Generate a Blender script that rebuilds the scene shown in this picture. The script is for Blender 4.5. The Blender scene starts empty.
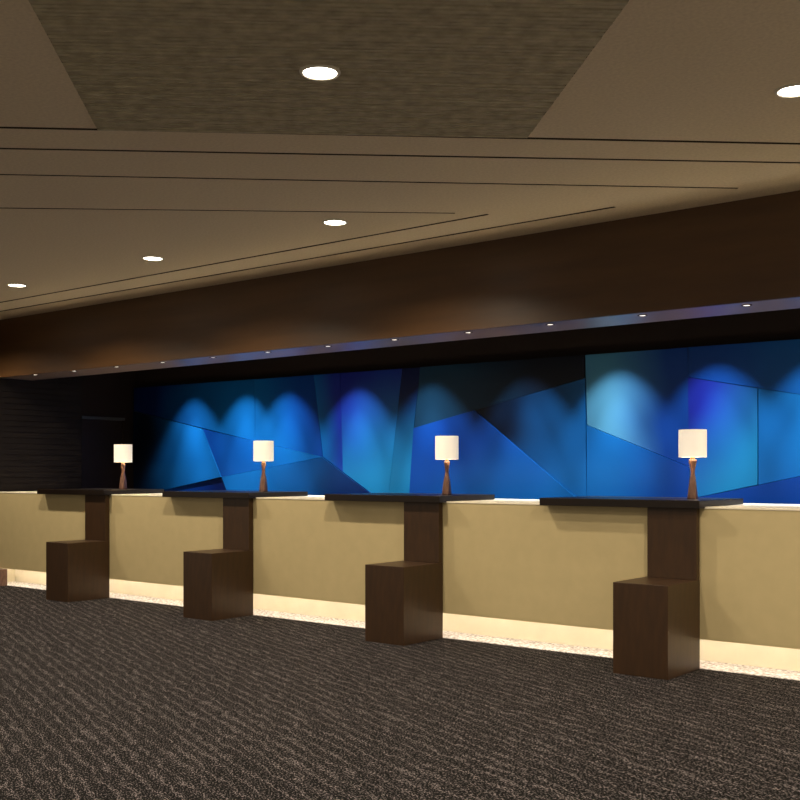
import bpy, bmesh, math, random
from mathutils import Vector, Matrix
random.seed(7)
S = bpy.context.scene
COL = S.collection

# ------------------------------------------------------------------ camera, world, exposure
CAM_H, CAM_D, FPX = 1.27, 6.59, 1066.0
RX, RY = 0.7819, 0.6234            # camera right in the room's axes (desk runs along X, back wall is +Y)
FX, FY = -0.6234, 0.7819           # camera forward
cd = bpy.data.cameras.new('camera'); cam = bpy.data.objects.new('camera', cd); COL.objects.link(cam)
cam.location = (0, -CAM_D, CAM_H)
cam.rotation_euler = (math.pi/2, 0, math.atan2(RY, RX))
cd.sensor_width = 36; cd.lens = 36*FPX/800; cd.shift_y = 72/800; cd.clip_start = 0.05
S.camera = cam
w = bpy.data.worlds.new('world'); S.world = w; w.use_nodes = True
w.node_tree.nodes['Background'].inputs[0].default_value = (1.0, 0.86, 0.66, 1)
w.node_tree.nodes['Background'].inputs[1].default_value = 0.42
S.view_settings.view_transform = 'Standard'; S.view_settings.look = 'None'
S.view_settings.gamma = 1; S.view_settings.use_curve_mapping = False
S.view_settings.exposure = 0.24
WARM = (1.0, 0.86, 0.66)
DOWNLIGHT_W = 120; WASH_W = 165; CORE_W = 270; SPOT_W = 4.0; LAMP_W = 4; STRIP_E = 26.0

# ------------------------------------------------------------------ helpers
def srgb(r, g, b):
    f = lambda c: ((c/255+0.055)/1.055)**2.4 if c > 10 else c/255/12.92
    return (f(r), f(g), f(b), 1)

def mat(name, color, rough=0.6, spec=0.5, emis=None, estr=0, metal=0, coat=0):
    m = bpy.data.materials.new(name); m.use_nodes = True
    b = m.node_tree.nodes['Principled BSDF']
    b.inputs['Base Color'].default_value = color
    b.inputs['Roughness'].default_value = rough
    b.inputs['Specular IOR Level'].default_value = spec
    b.inputs['Metallic'].default_value = metal
    b.inputs['Coat Weight'].default_value = coat
    if emis: b.inputs['Emission Color'].default_value = emis; b.inputs['Emission Strength'].default_value = estr
    return m

def nd(m, t, **kw):
    n = m.node_tree.nodes.new(t)
    for k, v in kw.items():
        if k in n.inputs: n.inputs[k].default_value = v
        else: setattr(n, k, v)
    return n
def lk(m, a, b): m.node_tree.links.new(a, b)

def noisy(name, c1, c2, scale=(1, 1, 1), nscale=5.0, detail=4, rough=0.6, bump=0.0, bdist=0.002, spec=0.5, lo=0.3, hi=0.7, coat=0, rot=0):
    """two-tone procedural noise material in object space"""
    m = mat(name, c1, rough, spec, coat=coat)
    tc = nd(m, 'ShaderNodeTexCoord'); mp = nd(m, 'ShaderNodeMapping')
    mp.inputs['Scale'].default_value = scale; mp.inputs['Rotation'].default_value = (0, 0, rot)
    n = nd(m, 'ShaderNodeTexNoise'); n.inputs['Scale'].default_value = nscale; n.inputs['Detail'].default_value = detail
    r = nd(m, 'ShaderNodeValToRGB')
    r.color_ramp.elements[0].position = lo; r.color_ramp.elements[0].color = c1
    r.color_ramp.elements[1].position = hi; r.color_ramp.elements[1].color = c2
    b = m.node_tree.nodes['Principled BSDF']
    lk(m, tc.outputs['Object'], mp.inputs['Vector']); lk(m, mp.outputs[0], n.inputs['Vector'])
    lk(m, n.outputs['Fac'], r.inputs['Fac']); lk(m, r.outputs[0], b.inputs['Base Color'])
    if bump:
        bp = nd(m, 'ShaderNodeBump'); bp.inputs['Strength'].default_value = bump; bp.inputs['Distance'].default_value = bdist
        lk(m, n.outputs['Fac'], bp.inputs['Height']); lk(m, bp.outputs[0], b.inputs['Normal'])
    return m

def box(bm, x0, x1, y0, y1, z0, z1):
    v = [bm.verts.new((x, y, z)) for x in (x0, x1) for y in (y0, y1) for z in (z0, z1)]
    for f in ((0, 1, 3, 2), (4, 6, 7, 5), (0, 4, 5, 1), (2, 3, 7, 6), (0, 2, 6, 4), (1, 5, 7, 3)):
        bm.faces.new([v[i] for i in f])

def prism(bm, pts, z0, z1):
    """vertical prism over a 2-D polygon in XY"""
    a = [bm.verts.new((p[0], p[1], z0)) for p in pts]; b = [bm.verts.new((p[0], p[1], z1)) for p in pts]
    bm.faces.new(a); bm.faces.new(b); n = len(pts)
    for i in range(n): bm.faces.new((a[i], a[(i+1) % n], b[(i+1) % n], b[i]))

def lathe(bm, prof, seg=32, twist=0, square=0):
    """profile [(r, z)] turned about Z; square > 0 pulls the section towards a rounded square, twist in radians"""
    rings = []
    for k, (r, z) in enumerate(prof):
        ring = []
        for i in range(seg):
            a = 2*math.pi*i/seg
            q = r
            if square:
                q = r*((1-square) + square*0.86/max(abs(math.cos(a)), abs(math.sin(a))))
            t = a + twist*k/(len(prof)-1)
            ring.append(bm.verts.new((q*math.cos(t), q*math.sin(t), z)))
        rings.append(ring)
    for k in range(len(rings)-1):
        for i in range(seg):
            bm.faces.new((rings[k][i], rings[k][(i+1) % seg], rings[k+1][(i+1) % seg], rings[k+1][i]))
    return rings

def obj(name, bm, material, parent=None, bevel=0, smooth=False, loc=(0, 0, 0)):
    bmesh.ops.recalc_face_normals(bm, faces=bm.faces)
    if bevel:
        bmesh.ops.bevel(bm, geom=list(bm.edges), offset=bevel, segments=2, affect='EDGES', profile=0.5)
    me = bpy.data.meshes.new(name); bm.to_mesh(me); bm.free()
    me.materials.append(material)
    if smooth:
        for p in me.polygons: p.use_smooth = True
    o = bpy.data.objects.new(name, me); COL.objects.link(o); o.location = loc
    if parent: o.parent = parent
    return o

def empty(name, loc, label, cat, group=None):
    o = bpy.data.objects.new(name, None); COL.objects.link(o); o.location = loc; o.empty_display_size = 0.1
    o['label'] = label; o['category'] = cat
    if group: o['group'] = group
    return o

def struct(name, bm, m, label=None, **kw):
    o = obj(name, bm, m, **kw); o['kind'] = 'structure'
    if label: o['label'] = label
    return o

def copy_tree(root, loc, label):
    r = root.copy(); COL.objects.link(r); r.location = loc; r['label'] = label
    for ch in list(root.children):
        c = ch.copy(); COL.objects.link(c); c.parent = r
        for g in list(ch.children):
            d = g.copy(); COL.objects.link(d); d.parent = c
    return r

# ------------------------------------------------------------------ materials
M = {}
M['plaster'] = noisy('ceiling_plaster', srgb(208, 190, 163), srgb(222, 205, 176), nscale=60, detail=3, rough=0.85, bump=0.25, bdist=0.002, spec=0.2)
M['groove'] = mat('shadow_gap', srgb(60, 48, 34), 0.8, 0.2)
M['slat'] = noisy('grille_slat', srgb(158, 147, 122), srgb(190, 178, 148), scale=(1, 1, 1), nscale=14, detail=4, rough=0.7, spec=0.2)
M['grille_back'] = mat('grille_backing', srgb(58, 50, 38), 0.9, 0.1)
M['beige'] = noisy('beige_panel', srgb(191, 174, 130), srgb(197, 179, 134), nscale=9, detail=5, rough=0.55, bump=0.05, bdist=0.002, spec=0.35)
M['cream'] = mat('cream_top', srgb(240, 230, 206), 0.55, 0.4)
M['lit_carpet'] = noisy('pale_lit_carpet', srgb(150, 140, 140), srgb(236, 230, 232), scale=(0.6, 1, 1), nscale=70, detail=3, rough=0.7, lo=0.4, hi=0.55)  # pale speckle paints in carpet brightly lit by the light strip
M['toe'] = noisy('cream_kick', srgb(226, 217, 194), srgb(234, 225, 203), nscale=6, rough=0.6)
M['wood'] = noisy('dark_walnut', srgb(52, 34, 18), srgb(64, 42, 22), scale=(2, 2, 0.4), nscale=14, detail=6, rough=0.42, spec=0.4)
M['slabtop'] = noisy('dark_slab', srgb(20, 13, 9), srgb(28, 18, 12), scale=(0.4, 3, 3), nscale=12, detail=5, rough=0.36, spec=0.3)
M['fascia'] = noisy('fascia_wood', srgb(72, 48, 26), srgb(86, 59, 32), scale=(0.3, 1, 2.5), nscale=3, detail=4, rough=0.38, spec=0.4)
M['soffit'] = mat('soffit_lacquer', srgb(118, 98, 92), 0.3, 0.8)
M['void'] = mat('dark_void', srgb(34, 22, 16), 0.9, 0.1)
M['backwall'] = mat('dark_back_wall', srgb(34, 24, 20), 0.7, 0.2)
M['cladding'] = noisy('dark_cladding', srgb(30, 25, 23), srgb(40, 34, 31), scale=(1, 0.5, 4), nscale=6, rough=0.6, spec=0.15)
M['doorm'] = mat('dark_door', srgb(36, 26, 22), 0.5, 0.3)
M['rail'] = mat('grey_lintel', srgb(66, 66, 66), 0.4, 0.5)
M['white_trim'] = mat('white_trim', srgb(205, 195, 175), 0.4)
M['lens'] = mat('lamp_lens', (1, 1, 1, 1), 0.5, emis=(1.0, 0.93, 0.80, 1), estr=14)
M['spotlens'] = mat('spot_lens', (1, 1, 1, 1), 0.5, emis=(1.0, 0.86, 0.72, 1), estr=1.3)
M['spotring'] = mat('spot_ring', srgb(70, 52, 42), 0.4, 0.4)
M['strip'] = mat('led_strip', (1, 1, 1, 1), 0.5, emis=(1.0, 0.92, 0.78, 1), estr=STRIP_E)
M['shade'] = mat('linen_shade', srgb(240, 230, 208), 0.8, emis=(1.0, 0.90, 0.80, 1), estr=0.34)
M['lampwood'] = noisy('lamp_walnut', srgb(90, 62, 50), srgb(120, 86, 70), scale=(3, 3, 1), nscale=18, rough=0.35, spec=0.5)
M['brass'] = mat('lamp_neck', srgb(190, 150, 110), 0.35, metal=0.6)

# carpet: ribs running obliquely across the room, each rib wavy, over a fine speckle
def carpet():
    m = mat('ribbed_carpet', srgb(60, 50, 44), 0.95, 0.1)
    b = m.node_tree.nodes['Principled BSDF']
    tc = nd(m, 'ShaderNodeTexCoord'); mp = nd(m, 'ShaderNodeMapping')
    mp.inputs['Rotation'].default_value = (0, 0, math.radians(21.8))
    lk(m, tc.outputs['Object'], mp.inputs['Vector'])
    sq = nd(m, 'ShaderNodeMapping'); sq.inputs['Scale'].default_value = (1, 2.2, 1); lk(m, mp.outputs[0], sq.inputs['Vector'])
    wob = nd(m, 'ShaderNodeTexNoise'); wob.inputs['Scale'].default_value = 7.0; wob.inputs['Detail'].default_value = 3
    lk(m, sq.outputs[0], wob.inputs['Vector'])
    sep = nd(m, 'ShaderNodeSeparateXYZ'); lk(m, mp.outputs[0], sep.inputs[0])
    ma = nd(m, 'ShaderNodeMath', operation='MULTIPLY_ADD'); ma.inputs[1].default_value = 0.13
    lk(m, wob.outputs['Fac'], ma.inputs[0]); lk(m, sep.outputs['Y'], ma.inputs[2])
    mu = nd(m, 'ShaderNodeMath', operation='MULTIPLY'); mu.inputs[1].default_value = 2*math.pi/0.072; lk(m, ma.outputs[0], mu.inputs[0])
    si = nd(m, 'ShaderNodeMath', operation='SINE'); lk(m, mu.outputs[0], si.inputs[0])
    r01 = nd(m, 'ShaderNodeMapRange'); r01.inputs['From Min'].default_value = -1; lk(m, si.outputs[0], r01.inputs['Value'])
    fine = nd(m, 'ShaderNodeTexNoise'); fine.inputs['Scale'].default_value = 75; fine.inputs['Detail'].default_value = 3
    lk(m, sq.outputs[0], fine.inputs['Vector'])
    big = nd(m, 'ShaderNodeTexNoise'); big.inputs['Scale'].default_value = 9; big.inputs['Detail'].default_value = 2
    lk(m, mp.outputs[0], big.inputs['Vector'])
    pw = nd(m, 'ShaderNodeMath', operation='POWER'); pw.inputs[1].default_value = 4.0; lk(m, r01.outputs[0], pw.inputs[0])
    m1 = nd(m, 'ShaderNodeMath', operation='MULTIPLY'); lk(m, pw.outputs[0], m1.inputs[0]); lk(m, big.outputs['Fac'], m1.inputs[1])
    fr = nd(m, 'ShaderNodeMapRange'); fr.inputs['From Min'].default_value = 0.40; fr.inputs['From Max'].default_value = 0.62
    lk(m, fine.outputs['Fac'], fr.inputs['Value'])
    m2 = nd(m, 'ShaderNodeMath', operation='MULTIPLY_ADD'); m2.inputs[1].default_value = 0.46
    f2 = nd(m, 'ShaderNodeMath', operation='MULTIPLY'); f2.inputs[1].default_value = 0.80; lk(m, fr.outputs[0], f2.inputs[0])
    lk(m, m1.outputs[0], m2.inputs[0]); lk(m, f2.outputs[0], m2.inputs[2])
    cr = nd(m, 'ShaderNodeValToRGB')
    cr.color_ramp.elements[0].position = 0.05; cr.color_ramp.elements[0].color = srgb(6, 5, 5)
    cr.color_ramp.elements[1].position = 0.95; cr.color_ramp.elements[1].color = srgb(146, 137, 138)
    e = cr.color_ramp.elements.new(0.56); e.color = srgb(16, 14, 14)
    lk(m, m2.outputs[0], cr.inputs['Fac']); lk(m, cr.outputs[0], b.inputs['Base Color'])
    bp = nd(m, 'ShaderNodeBump'); bp.inputs['Strength'].default_value = 0.7; bp.inputs['Distance'].default_value = 0.008
    lk(m, m2.outputs[0], bp.inputs['Height']); lk(m, bp.outputs[0], b.inputs['Normal'])
    return m
M['carpet'] = carpet()

# ------------------------------------------------------------------ structure
XL, XR, YB, YF, CZ = -11.23, 2.2, 2.0, -9.0, 3.0
bm = bmesh.new(); box(bm, XL-0.1, XR, YF, YB+0.1, -0.1, 0.0)
struct('floor', bm, M['carpet'], 'dark brown carpet with wavy raised ribs')

# ceiling: plaster slab with real shadow-gap channels cut into it and a shallow pocket for the linear grille
def gridline(p, q):               # unit direction and normal of a line through two points
    d = Vector((q[0]-p[0], q[1]-p[1])).normalized(); return d, Vector((-d.y, d.x))
def strip_poly(p, q, wd):
    d, n = gridline(p, q); p, q = Vector(p), Vector(q)
    return [p-n*wd/2, q-n*wd/2, q+n*wd/2, p+n*wd/2]
def ceil_pt(px, py):              # design points of the ceiling, measured along the sight line of a levelled survey
    a = (px-400)/FPX; b = (472-py)/FPX; t = (CZ-CAM_H)/b
    return Vector(((FX+a*RX)*t, -CAM_D+(FY+a*RY)*t))
L1 = (ceil_pt(0, 127.5), ceil_pt(800, 143.8)); L2 = (ceil_pt(0, 148.5), ceil_pt(800, 162.8))
L3 = (ceil_pt(0, 174.5), ceil_pt(738, 188.3)); L4 = (ceil_pt(0, 208), ceil_pt(455, 213.2))
D1 = (Vector((-11.1, -0.63)), Vector((-4.0, -0.625))); D2 = (Vector((-11.1, -0.30)), Vector((-3.24, -0.275)))
def ext(L, a=0, b=0):
    d = (L[1]-L[0]).normalized(); return (L[0]-d*a, L[1]+d*b)
cuts = [(ext(L1, 3.0, 0.9), 0.030), (ext(L2, 3.0, 0.45), 0.026), (ext(L3, 3.0), 0.022), (ext(L4, 3.0), 0.020), (D1, 0.028), (D2, 0.028)]
bm = bmesh.new(); box(bm, XL-0.1, XR, YF, 0.12, CZ, CZ+0.12)
ceil = struct('ceiling', bm, M['plaster'], 'warm beige plaster ceiling with thin shadow gaps')
ceil.data.materials.append(M['groove'])
# grille pocket: two sides at 45 degrees to the desk, far side just short of the first shadow gap
d1, n1 = gridline(*L1); n1 = n1 if n1.dot(Vector((1, -1))) > 0 else -n1     # n1 points back toward the lobby
gA, gB = ceil_pt(98, 130.5), ceil_pt(527, 138.2)
gdir = Vector((1, -1)).normalized()
GRILLE = [gA, gB, gB+gdir*6.5, gA+gdir*6.5]
bm = bmesh.new()
for k, ((p, q), wd) in enumerate(cuts): prism(bm, strip_poly(p, q, wd), CZ-0.02-0.0007*k, CZ+0.022+0.0007*k)
prism(bm, GRILLE, CZ-0.03, CZ+0.04)
bmesh.ops.recalc_face_normals(bm, faces=bm.faces)
me = bpy.data.meshes.new('cut'); bm.to_mesh(me); bm.free(); me.materials.append(M['groove']); me.materials.append(M['groove'])
for p in me.polygons: p.material_index = 1
cut = bpy.data.objects.new('cut', me); COL.objects.link(cut)
bo = ceil.modifiers.new('b', 'BOOLEAN'); bo.operation = 'DIFFERENCE'; bo.object = cut; bo.solver = 'EXACT'; bo.use_self = True
bpy.context.view_layer.update()
new = bpy.data.meshes.new_from_object(ceil.evaluated_get(bpy.context.evaluated_depsgraph_get()))
ceil.modifiers.clear(); ceil.data = new; bpy.data.objects.remove(cut)

# linear grille: fine slats across the pocket
grille = empty('ceiling_grille', ((gA.x+gB.x)/2, (gA.y+gB.y)/2, CZ), 'dark finely ribbed linear ceiling grille around the largest round downlight', 'ceiling grille')
go = Vector((grille.location.x, grille.location.y))
W2 = (gB-gA).length
ga = (gB-gA).normalized()
bm = bmesh.new(); prism(bm, [p-go for p in GRILLE], 0.030, 0.038)
obj('backing', bm, M['grille_back'], grille)
bm = bmesh.new(); pitch = 0.036; k = 0
while k*pitch < 5.2:
    c = gA + gdir*(0.006+k*pitch)
    k += 1
    jit = random.uniform(-0.003, 0.003); wd = random.uniform(0.019, 0.026)
    a = c - go; b = a + ga*W2
    # stay in front of the slightly skewed far side
    prism(bm, [a, b, b+gdir*wd, a+gdir*wd], -0.001+jit, 0.012+jit)
sl = obj('slats', bm, M['slat'], grille)

# soffit over the desk: fascia, narrow lacquered underside, dark void behind it
SY, SZ, SB = 0.06, 2.347, 0.54
bm = bmesh.new()
box(bm, XL, XR, SY, SY+0.03, SZ, CZ+0.05)
struct('trim_1', bm, M['fascia'], 'deep brown wooden fascia of the soffit')
bm = bmesh.new()
box(bm, XL, XR, SY+0.03, SB, SZ+0.002, SZ+0.03)
struct('trim_2', bm, M['soffit'], 'glossy narrow underside of the soffit')
bm = bmesh.new()
box(bm, XL, XR, SB-0.02, SB, SZ+0.03, CZ-0.02)
box(bm, XL, XR, SB, YB, CZ-0.06, CZ-0.02)
struct('trim_3', bm, M['void'], 'dark void above the back counter')
bm = bmesh.new(); box(bm, XL-0.1, XR, YB+0.02, YB+0.12, 0, CZ)
struct('wall_back', bm, M['backwall'], 'dark wall behind the blue mural')

# left end wall with horizontal boards and a dark door
DY0, DY1, DZ = 1.22, 1.85, 1.925
bm = bmesh.new()
box(bm, XL-0.12, XL, -2.5, DY0, 0, CZ); box(bm, XL-0.12, XL, DY1, YB+0.02, 0, CZ); box(bm, XL-0.12, XL, DY0, DY1, DZ, CZ)
struct('wall_left', bm, M['backwall'], 'dark end wall beside the desk')
bm = bmesh.new()
for k in range(42):
    z = 0.02+k*0.066
    box(bm, XL, XL+0.009, 0.1, DY0-0.01, z, z+0.059)
struct('trim_4', bm, M['cladding'], 'dark horizontal boards on the end wall')
bm = bmesh.new(); box(bm, XL-0.09, XL-0.05, DY0, DY1, 0, DZ)
dr = struct('door_1', bm, M['doorm'], 'dark door in the end wall')
bm = bmesh.new(); box(bm, XL-0.05, XL-0.005, DY1-0.10, DY1-0.085, 0.85, 1.0); obj('door_handle', bm, M['wood'], dr)
bm = bmesh.new(); box(bm, XL-0.04, XL+0.02, DY0-0.01, DY1, DZ, DZ+0.035)
struct('trim_5', bm, M['rail'], 'grey lintel over the dark door')

# ------------------------------------------------------------------ the long counter
PX0, PX1 = -11.2, 2.0
TOP, KICK = 1.045, 0.190
ctr = empty('reception_counter', (-4.6, 0.0, 0), 'long beige panelled reception counter glowing along its foot', 'reception counter')
def cbox(name, m, x0, x1, y0, y1, z0, z1, parent=ctr, bevel=0):
    bm = bmesh.new(); o = parent.location if parent else Vector((0, 0, 0))
    box(bm, x0-o.x, x1-o.x, y0-o.y, y1-o.y, z0-o.z, z1-o.z)
    return obj(name, bm, m, parent, bevel)
cbox('front_panel', M['beige'], PX0, PX1, 0.0, 0.018, KICK, TOP-0.012)
cbox('countertop', M['cream'], PX0, PX1, -0.004, 0.95, TOP-0.012, TOP, bevel=0.002)
cbox('carcass', M['doorm'], PX0, PX1, 0.30, 0.90, 0.275, TOP-0.013)
cbox('kick_board', M['toe'], PX0, PX1, 0.28, 0.30, 0.0, 0.275)
cbox('kick_return', M['toe'], PX0+0.005, PX0+0.02, 0.02, 0.28, 0.0, 0.262)
cbox('strip_channel', M['toe'], PX0, PX1, 0.018, 0.28, 0.262, 0.275)
cbox('kick_lit_floor', M['lit_carpet'], PX0, PX1, 0.0, 0.28, 0.0, 0.004)['label'] = 'carpet under the counter painted pale for the glow on it'  # pale layer added over the carpet, its lit look put into the colour
cbox('light_strip', M['strip'], PX0+0.03, PX1, 0.021, 0.031, 0.254, 0.262)['label'] = 'glowing warm white strip'

# mid brown plinth end at the far left foot of the counter
bm = bmesh.new(); box(bm, -0.17, 0.17, -0.09, -0.001, 0.0, 0.185)
pb = obj('plinth_block', bm, M['lampwood'], None, 0.003, loc=(-11.035, -0.005, 0))
pb['label'] = 'low reddish brown block at the far left foot of the beige counter'; pb['category'] = 'plinth block'

# ------------------------------------------------------------------ service desks: slab, post, pedestal
RX4 = [-9.0, -6.915, -4.830, -2.775]
BW, BD, BH = 0.37, 0.49, 0.575
desk = empty('service_desk', (RX4[3], 0, 0), 'dark wood service desk nearest the right edge, slab, post and pedestal', 'service desk', 'dark wood service desks along the beige counter')
def pbox(bm, x0, x1, y0, y1, z0, z1): box(bm, x0, x1, y0, y1, z0, z1)
bm = bmesh.new(); pbox(bm, -BW, 0, -BD, -0.0045, 0.0, BH); obj('pedestal', bm, M['wood'], desk, 0.003)
bm = bmesh.new(); pbox(bm, -0.343, -0.002, -0.055, -0.0045, BH, 1.036); obj('post', bm, M['wood'], desk, 0.002)
bm = bmesh.new()
# slab with its front lip hanging over the counter edge
y0, y1, y2, za, zb, zc = -0.095, -0.006, 0.66, 1.036, TOP+0.001, 1.088
x0, x1 = -1.145, 0.034
sec = [(y0, za), (y1, za), (y1, zb), (y2, zb), (y2, zc), (y0, zc)]
A = [bm.verts.new((x0, y, z)) for y, z in sec]; B = [bm.verts.new((x1, y, z)) for y, z in sec]
bm.faces.new(A); bm.faces.new(B)
for i in range(6): bm.faces.new((A[i], A[(i+1) % 6], B[(i+1) % 6], B[i]))
obj('desk_slab', bm, M['slabtop'], desk, 0.002)
for i, t in enumerate(('dark wood service desk farthest from the camera, at the left end',
                       'dark wood service desk second from the left, under the second lamp',
                       'dark wood service desk third from the left, before the middle of the blue mural')):
    copy_tree(desk, (RX4[i], 0, 0), t)

# ------------------------------------------------------------------ table lamps
lamp = empty('table_lamp', (RX4[3]-0.180, 0.30, 1.0885), 'lit table lamp with white drum shade, rightmost and largest in view', 'table lamp', 'lit table lamps on the service desks')
prof = [(0.033, 0.0000), (0.0345, 0.0065), (0.033, 0.0327), (0.030, 0.0763), (0.024, 0.1254), (0.0165, 0.1635), (0.0145, 0.1831), (0.017, 0.2071), (0.022, 0.2344), (0.025, 0.2561), (0.022, 0.2671)]
bm = bmesh.new(); rg = lathe(bm, prof, 32, twist=math.radians(55), square=0.75)
bm.faces.new(rg[0]); bm.faces.new(rg[-1])
obj('lamp_base', bm, M['lampwood'], lamp, smooth=True)
bm = bmesh.new(); rg = lathe(bm, [(0.016, 0.265), (0.016, 0.284), (0.010, 0.288), (0.010, 0.322), (0.014, 0.327), (0.014, 0.352)], 20)
bm.faces.new(rg[0]); bm.faces.new(rg[-1]); obj('socket', bm, M['brass'], lamp, smooth=True)
bm = bmesh.new(); lathe(bm, [(0.091, 0.282), (0.093, 0.282), (0.093, 0.468), (0.091, 0.468), (0.091, 0.282)], 48)
# spider arms carrying the shade
obj('lamp_shade', bm, M['shade'], lamp, smooth=False)
bm = bmesh.new()
for a in range(3):
    c, s = math.cos(a*2.094), math.sin(a*2.094)
    prism(bm, [(0.012*c-0.0015*s, 0.012*s+0.0015*c), (0.091*c-0.0015*s, 0.091*s+0.0015*c), (0.091*c+0.0015*s, 0.091*s-0.0015*c), (0.012*c+0.0015*s, 0.012*s-0.0015*c)], 0.322, 0.325)
obj('shade_ring', bm, M['brass'], lamp)
ld = bpy.data.lights.new('bulb', 'POINT'); ld.energy = LAMP_W; ld.color = (1, 0.82, 0.58); ld.shadow_soft_size = 0.03
lo = bpy.data.objects.new('bulb', ld); COL.objects.link(lo); lo.parent = lamp; lo.location = (0, 0, 0.39)
for i, t in enumerate(('lit table lamp with white drum shade before the dark door, leftmost and smallest',
                       'lit table lamp with white drum shade on the second desk from the left',
                       'lit table lamp with white drum shade on the third desk from the left')):
    copy_tree(lamp, (RX4[i]-0.185, 0.30, 1.0885), t)

# ------------------------------------------------------------------ faceted blue mural
YM = 1.945
def wall_pt(px, py):
    a = (px-400)/FPX; t = (YM+CAM_D)/(FY+a*RY); return ((FX+a*RX)*t, CAM_H+(472-py)/FPX*t)
def T(x): return 388-(x-134)*0.0736
mural = empty('mural', (-6.0, YM, 0.6), 'wide blue faceted wall mural washed by spotlights behind the counter', 'mural')
blu = {'az': (8, 82, 144), 'lt': (62, 118, 148), 'cy': (18, 104, 150), 'dp': (4, 50, 122), 'nv': (2, 16, 62), 'vi': (18, 30, 122), 'bk': (1, 6, 22), 'st': (10, 44, 68)}
# outline (as seen on the wall elevation), tone at the start and end of a linear blend, blend direction (x, z)
facets = [
 ([(134, T(134)), (255, T(255)), (255, 441), (134, 411)], 'nv', 'az', (1, -0.3)),
 ([(255, T(255)), (314, T(314)), (323, 457), (255, 441)], 'az', 'dp', (1, 0.4)),
 ([(134, 411), (203, 429), (222, 477), (134, 497)], 'bk', 'az', (1, 0)),
 ([(203, 429), (323, 457), (222, 477)], 'dp', 'az', (1, 0)),
 ([(134, 497), (222, 477), (246, 540), (134, 540)], 'dp', 'nv', (1, 0)),
 ([(222, 477), (323, 457), (434, 540), (246, 540)], 'az', 'nv', (1, -0.3)),
 ([(314, T(314)), (340, T(340)), (343, 472), (323, 457)], 'az', 'vi', (1, 0.2)),
 ([(340, T(340)), (402, T(402)), (388, 505.5), (343, 472)], 'vi', 'cy', (0.5, -1)),
 ([(402, T(402)), (420, T(420)), (414, 428), (408, 520), (388, 505.5)], 'nv', 'cy', (0, -1)),
 ([(420, T(420)), (585, T(585)), (585, 378), (414, 428)], 'st', 'bk', (1, 0.2)),
 ([(475, 410), (585, 378), (587, 506)], 'bk', 'az', (1, -0.4)),
 ([(414, 428), (475, 410), (587, 506), (587, 540), (434, 540), (408, 520)], 'dp', 'az', (0.5, -1)),
 ([(585, T(585)), (688, T(688)), (690, 467), (587, 425)], 'lt', 'dp', (1, 0)),
 ([(587, 425), (690, 467), (690, 540), (587, 540)], 'az', 'dp', (1, -0.2)),
 ([(688, T(688)), (900, T(900)), (900, 410), (758, 388), (688, 377)], 'dp', 'az', (1, 0)),
 ([(688, 377), (758, 388), (758, 485), (690, 499)], 'vi', 'cy', (1, -0.8)),
 ([(758, 388), (900, 410), (900, 455), (758, 485)], 'az', 'cy', (1, 0)),
 ([(690, 499), (758, 485), (900, 455), (900, 540), (690, 540)], 'dp', 'dp', (1, 0)),
]
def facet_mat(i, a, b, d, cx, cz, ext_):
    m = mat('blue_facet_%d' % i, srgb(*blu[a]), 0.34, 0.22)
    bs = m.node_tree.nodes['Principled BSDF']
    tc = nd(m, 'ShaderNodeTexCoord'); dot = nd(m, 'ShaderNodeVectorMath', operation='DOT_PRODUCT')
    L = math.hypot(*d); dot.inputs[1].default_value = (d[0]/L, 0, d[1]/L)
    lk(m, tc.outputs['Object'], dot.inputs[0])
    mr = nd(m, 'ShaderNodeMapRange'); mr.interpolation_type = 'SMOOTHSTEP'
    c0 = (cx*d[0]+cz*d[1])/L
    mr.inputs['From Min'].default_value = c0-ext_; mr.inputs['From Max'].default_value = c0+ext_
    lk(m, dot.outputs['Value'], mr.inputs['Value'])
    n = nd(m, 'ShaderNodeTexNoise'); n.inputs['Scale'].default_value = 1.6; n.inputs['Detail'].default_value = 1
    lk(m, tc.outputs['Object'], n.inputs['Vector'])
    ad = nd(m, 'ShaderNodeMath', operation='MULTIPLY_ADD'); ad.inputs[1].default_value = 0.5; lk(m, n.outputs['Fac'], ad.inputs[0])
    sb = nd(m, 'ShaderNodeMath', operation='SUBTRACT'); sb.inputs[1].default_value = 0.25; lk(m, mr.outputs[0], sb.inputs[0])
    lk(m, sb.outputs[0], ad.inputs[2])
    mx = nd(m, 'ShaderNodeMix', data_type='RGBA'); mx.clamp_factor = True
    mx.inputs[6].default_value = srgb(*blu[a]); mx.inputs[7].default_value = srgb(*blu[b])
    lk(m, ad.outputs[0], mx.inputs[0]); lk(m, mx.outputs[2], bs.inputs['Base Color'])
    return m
STEP = {2: 0.014, 3: 0.006, 5: 0.016, 11: 0.016, 13: 0.010, 15: 0.007, 17: 0.012}   # how far each facet stands proud
M['seam'] = mat('seam_backing', srgb(20, 60, 110), 0.5)
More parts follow.
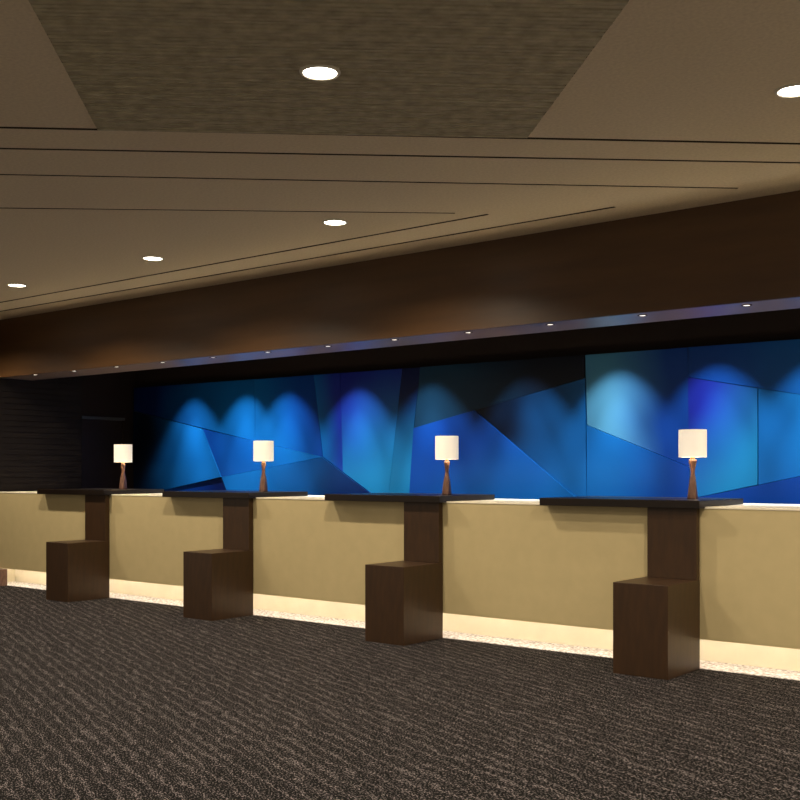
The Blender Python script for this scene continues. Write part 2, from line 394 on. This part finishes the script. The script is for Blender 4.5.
for i, (pts, a, b, d) in enumerate(facets):
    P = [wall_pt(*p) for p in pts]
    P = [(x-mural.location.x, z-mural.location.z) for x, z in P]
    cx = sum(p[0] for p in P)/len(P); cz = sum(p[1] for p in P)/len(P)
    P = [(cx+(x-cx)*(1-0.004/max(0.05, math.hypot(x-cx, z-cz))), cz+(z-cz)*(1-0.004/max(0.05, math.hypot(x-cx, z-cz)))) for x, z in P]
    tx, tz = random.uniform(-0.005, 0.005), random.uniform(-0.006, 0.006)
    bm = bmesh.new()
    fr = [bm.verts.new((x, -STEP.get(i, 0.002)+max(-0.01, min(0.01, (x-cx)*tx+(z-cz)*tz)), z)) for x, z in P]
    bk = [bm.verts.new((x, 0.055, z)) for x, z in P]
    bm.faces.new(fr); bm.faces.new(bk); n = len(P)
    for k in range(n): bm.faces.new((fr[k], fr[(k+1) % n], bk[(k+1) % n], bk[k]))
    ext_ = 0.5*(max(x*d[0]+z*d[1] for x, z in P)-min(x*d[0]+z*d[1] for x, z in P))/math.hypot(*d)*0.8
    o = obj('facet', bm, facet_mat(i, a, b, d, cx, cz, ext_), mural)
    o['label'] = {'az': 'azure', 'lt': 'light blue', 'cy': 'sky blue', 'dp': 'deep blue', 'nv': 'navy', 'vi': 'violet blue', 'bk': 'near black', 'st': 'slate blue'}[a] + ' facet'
bm = bmesh.new()
x0, z0 = wall_pt(134, T(134)); x1, z1 = wall_pt(900, T(900))
box(bm, x0-6*0-mural.location.x, x1-mural.location.x, 0.056, 0.072, 0.0, z0-mural.location.z-0.03)
obj('backing_board', bm, M['seam'], mural)

# ------------------------------------------------------------------ ceiling downlights
def spot(name, energy, angle, blend, color, radius, parent, loc, rot=(0, 0, 0)):
    l = bpy.data.lights.new(name, 'SPOT'); l.energy = energy; l.spot_size = math.radians(angle); l.spot_blend = blend
    l.color = color; l.shadow_soft_size = radius
    o = bpy.data.objects.new(name, l); COL.objects.link(o); o.parent = parent; o.location = loc; o.rotation_euler = rot
    return o
dl = empty('downlight', (-3.145, -3.20, CZ), 'largest round lit downlight, set in the ribbed ceiling grille', 'downlight', 'round ceiling downlights')
bm = bmesh.new(); lathe(bm, [(0.073, 0.0), (0.073, -0.006), (0.078, -0.009), (0.086, -0.007), (0.090, 0.0), (0.090, 0.012), (0.073, 0.012), (0.073, 0.0)], 40)
obj('trim_ring', bm, M['white_trim'], dl, smooth=True)
bm = bmesh.new(); rg = lathe(bm, [(0.0725, 0.004), (0.0725, -0.003), (0.05, -0.006), (0.02, -0.007)], 40); bm.faces.new(rg[0]); bm.faces.new(rg[-1])
obj('lens', bm, M['lens'], dl, smooth=True)
spot('beam', DOWNLIGHT_W, 150, 0.5, WARM, 0.05, dl, (0, 0, -0.03))
for (x, y), t in zip(((-1.611, -1.70), (-4.95, -1.103), (-6.934, -1.097), (-8.918, -1.088)),
                     ('round lit downlight cut by the right edge of the view',
                      'round lit downlight nearest the camera in the row before the counter',
                      'round lit downlight in the middle of the row before the counter',
                      'round lit downlight at the far left end of the row before the counter')):
    copy_tree(dl, (x, y, CZ), t)
# the same downlights carry on out of view behind and beside the camera
for i, (x, y) in enumerate(((-0.08, -0.55), (-4.68, -4.70), (1.4, -2.2), (-10.9, -1.09), (-8.2, -4.9), (-6.4, -6.6), (-1.6, -4.9))):
    copy_tree(dl, (x, y, CZ), 'round lit downlight outside the view')

# ------------------------------------------------------------------ small spotlights in the soffit underside
sp = empty('soffit_spotlight', (-2.542, 0.19, SZ), '', 'spotlight', 'small spotlights in the soffit underside')
bm = bmesh.new(); lathe(bm, [(0.022, 0.004), (0.022, -0.002), (0.034, -0.003), (0.036, 0.002), (0.022, 0.004)], 24)
obj('trim_ring', bm, M['spotring'], sp, smooth=True)
bm = bmesh.new(); rg = lathe(bm, [(0.0215, 0.002), (0.0215, -0.0015), (0.010, -0.003)], 24); bm.faces.new(rg[0]); bm.faces.new(rg[-1])
obj('lens', bm, M['spotlens'], sp, smooth=True)
spot('beam', SPOT_W, 90, 0.5, WARM, 0.02, sp, (0, 0, -0.015))
ords = ['rightmost', 'second from the right', 'third from the right', 'fourth from the right', 'fifth from the right', 'sixth from the right',
        'sixth from the left', 'fifth from the left', 'fourth from the left', 'third from the left', 'second from the left', 'leftmost']
for k in range(12):
    t = 'tiny recessed spotlight under the brown soffit, %s of twelve' % ords[k]
    if k == 0: sp['label'] = t
    else: copy_tree(sp, (-2.542-0.7255*k, 0.19-0.006*k, SZ), t)

# ------------------------------------------------------------------ wall washers hung in the void above the mural
ww = empty('wall_washer', (0, 0, 0), 'unseen wall washer spotlight in the dark void above the mural', 'wall washer', 'wall washers above the mural')
bm = bmesh.new(); rg = lathe(bm, [(0.03, 0.11), (0.035, 0.06), (0.04, 0.0), (0.036, 0.0), (0.03, 0.03)], 20); bm.faces.new(rg[0])
obj('housing', bm, M['void'], ww, smooth=True)
spot('beam', WASH_W, 72, 0.5, (0.93, 0.97, 1.0), 0.012, ww, (0, 0, -0.004))
spot('core', CORE_W, 33, 1.0, (0.93, 0.97, 1.0), 0.012, ww, (0, 0, -0.004), (math.radians(12), 0, 0))  # second beam added to even out the fall-off down the mural
xs = [-9.985, -9.076, -8.40, -7.364, -6.40, -5.287, -4.34, -3.446, -2.60, -1.72]
ZW, YW = 2.81, YM-0.45
ww.location = (xs[0], YW, ZW)
for x in xs[1:]: copy_tree(ww, (x, YW, ZW), ww['label'])
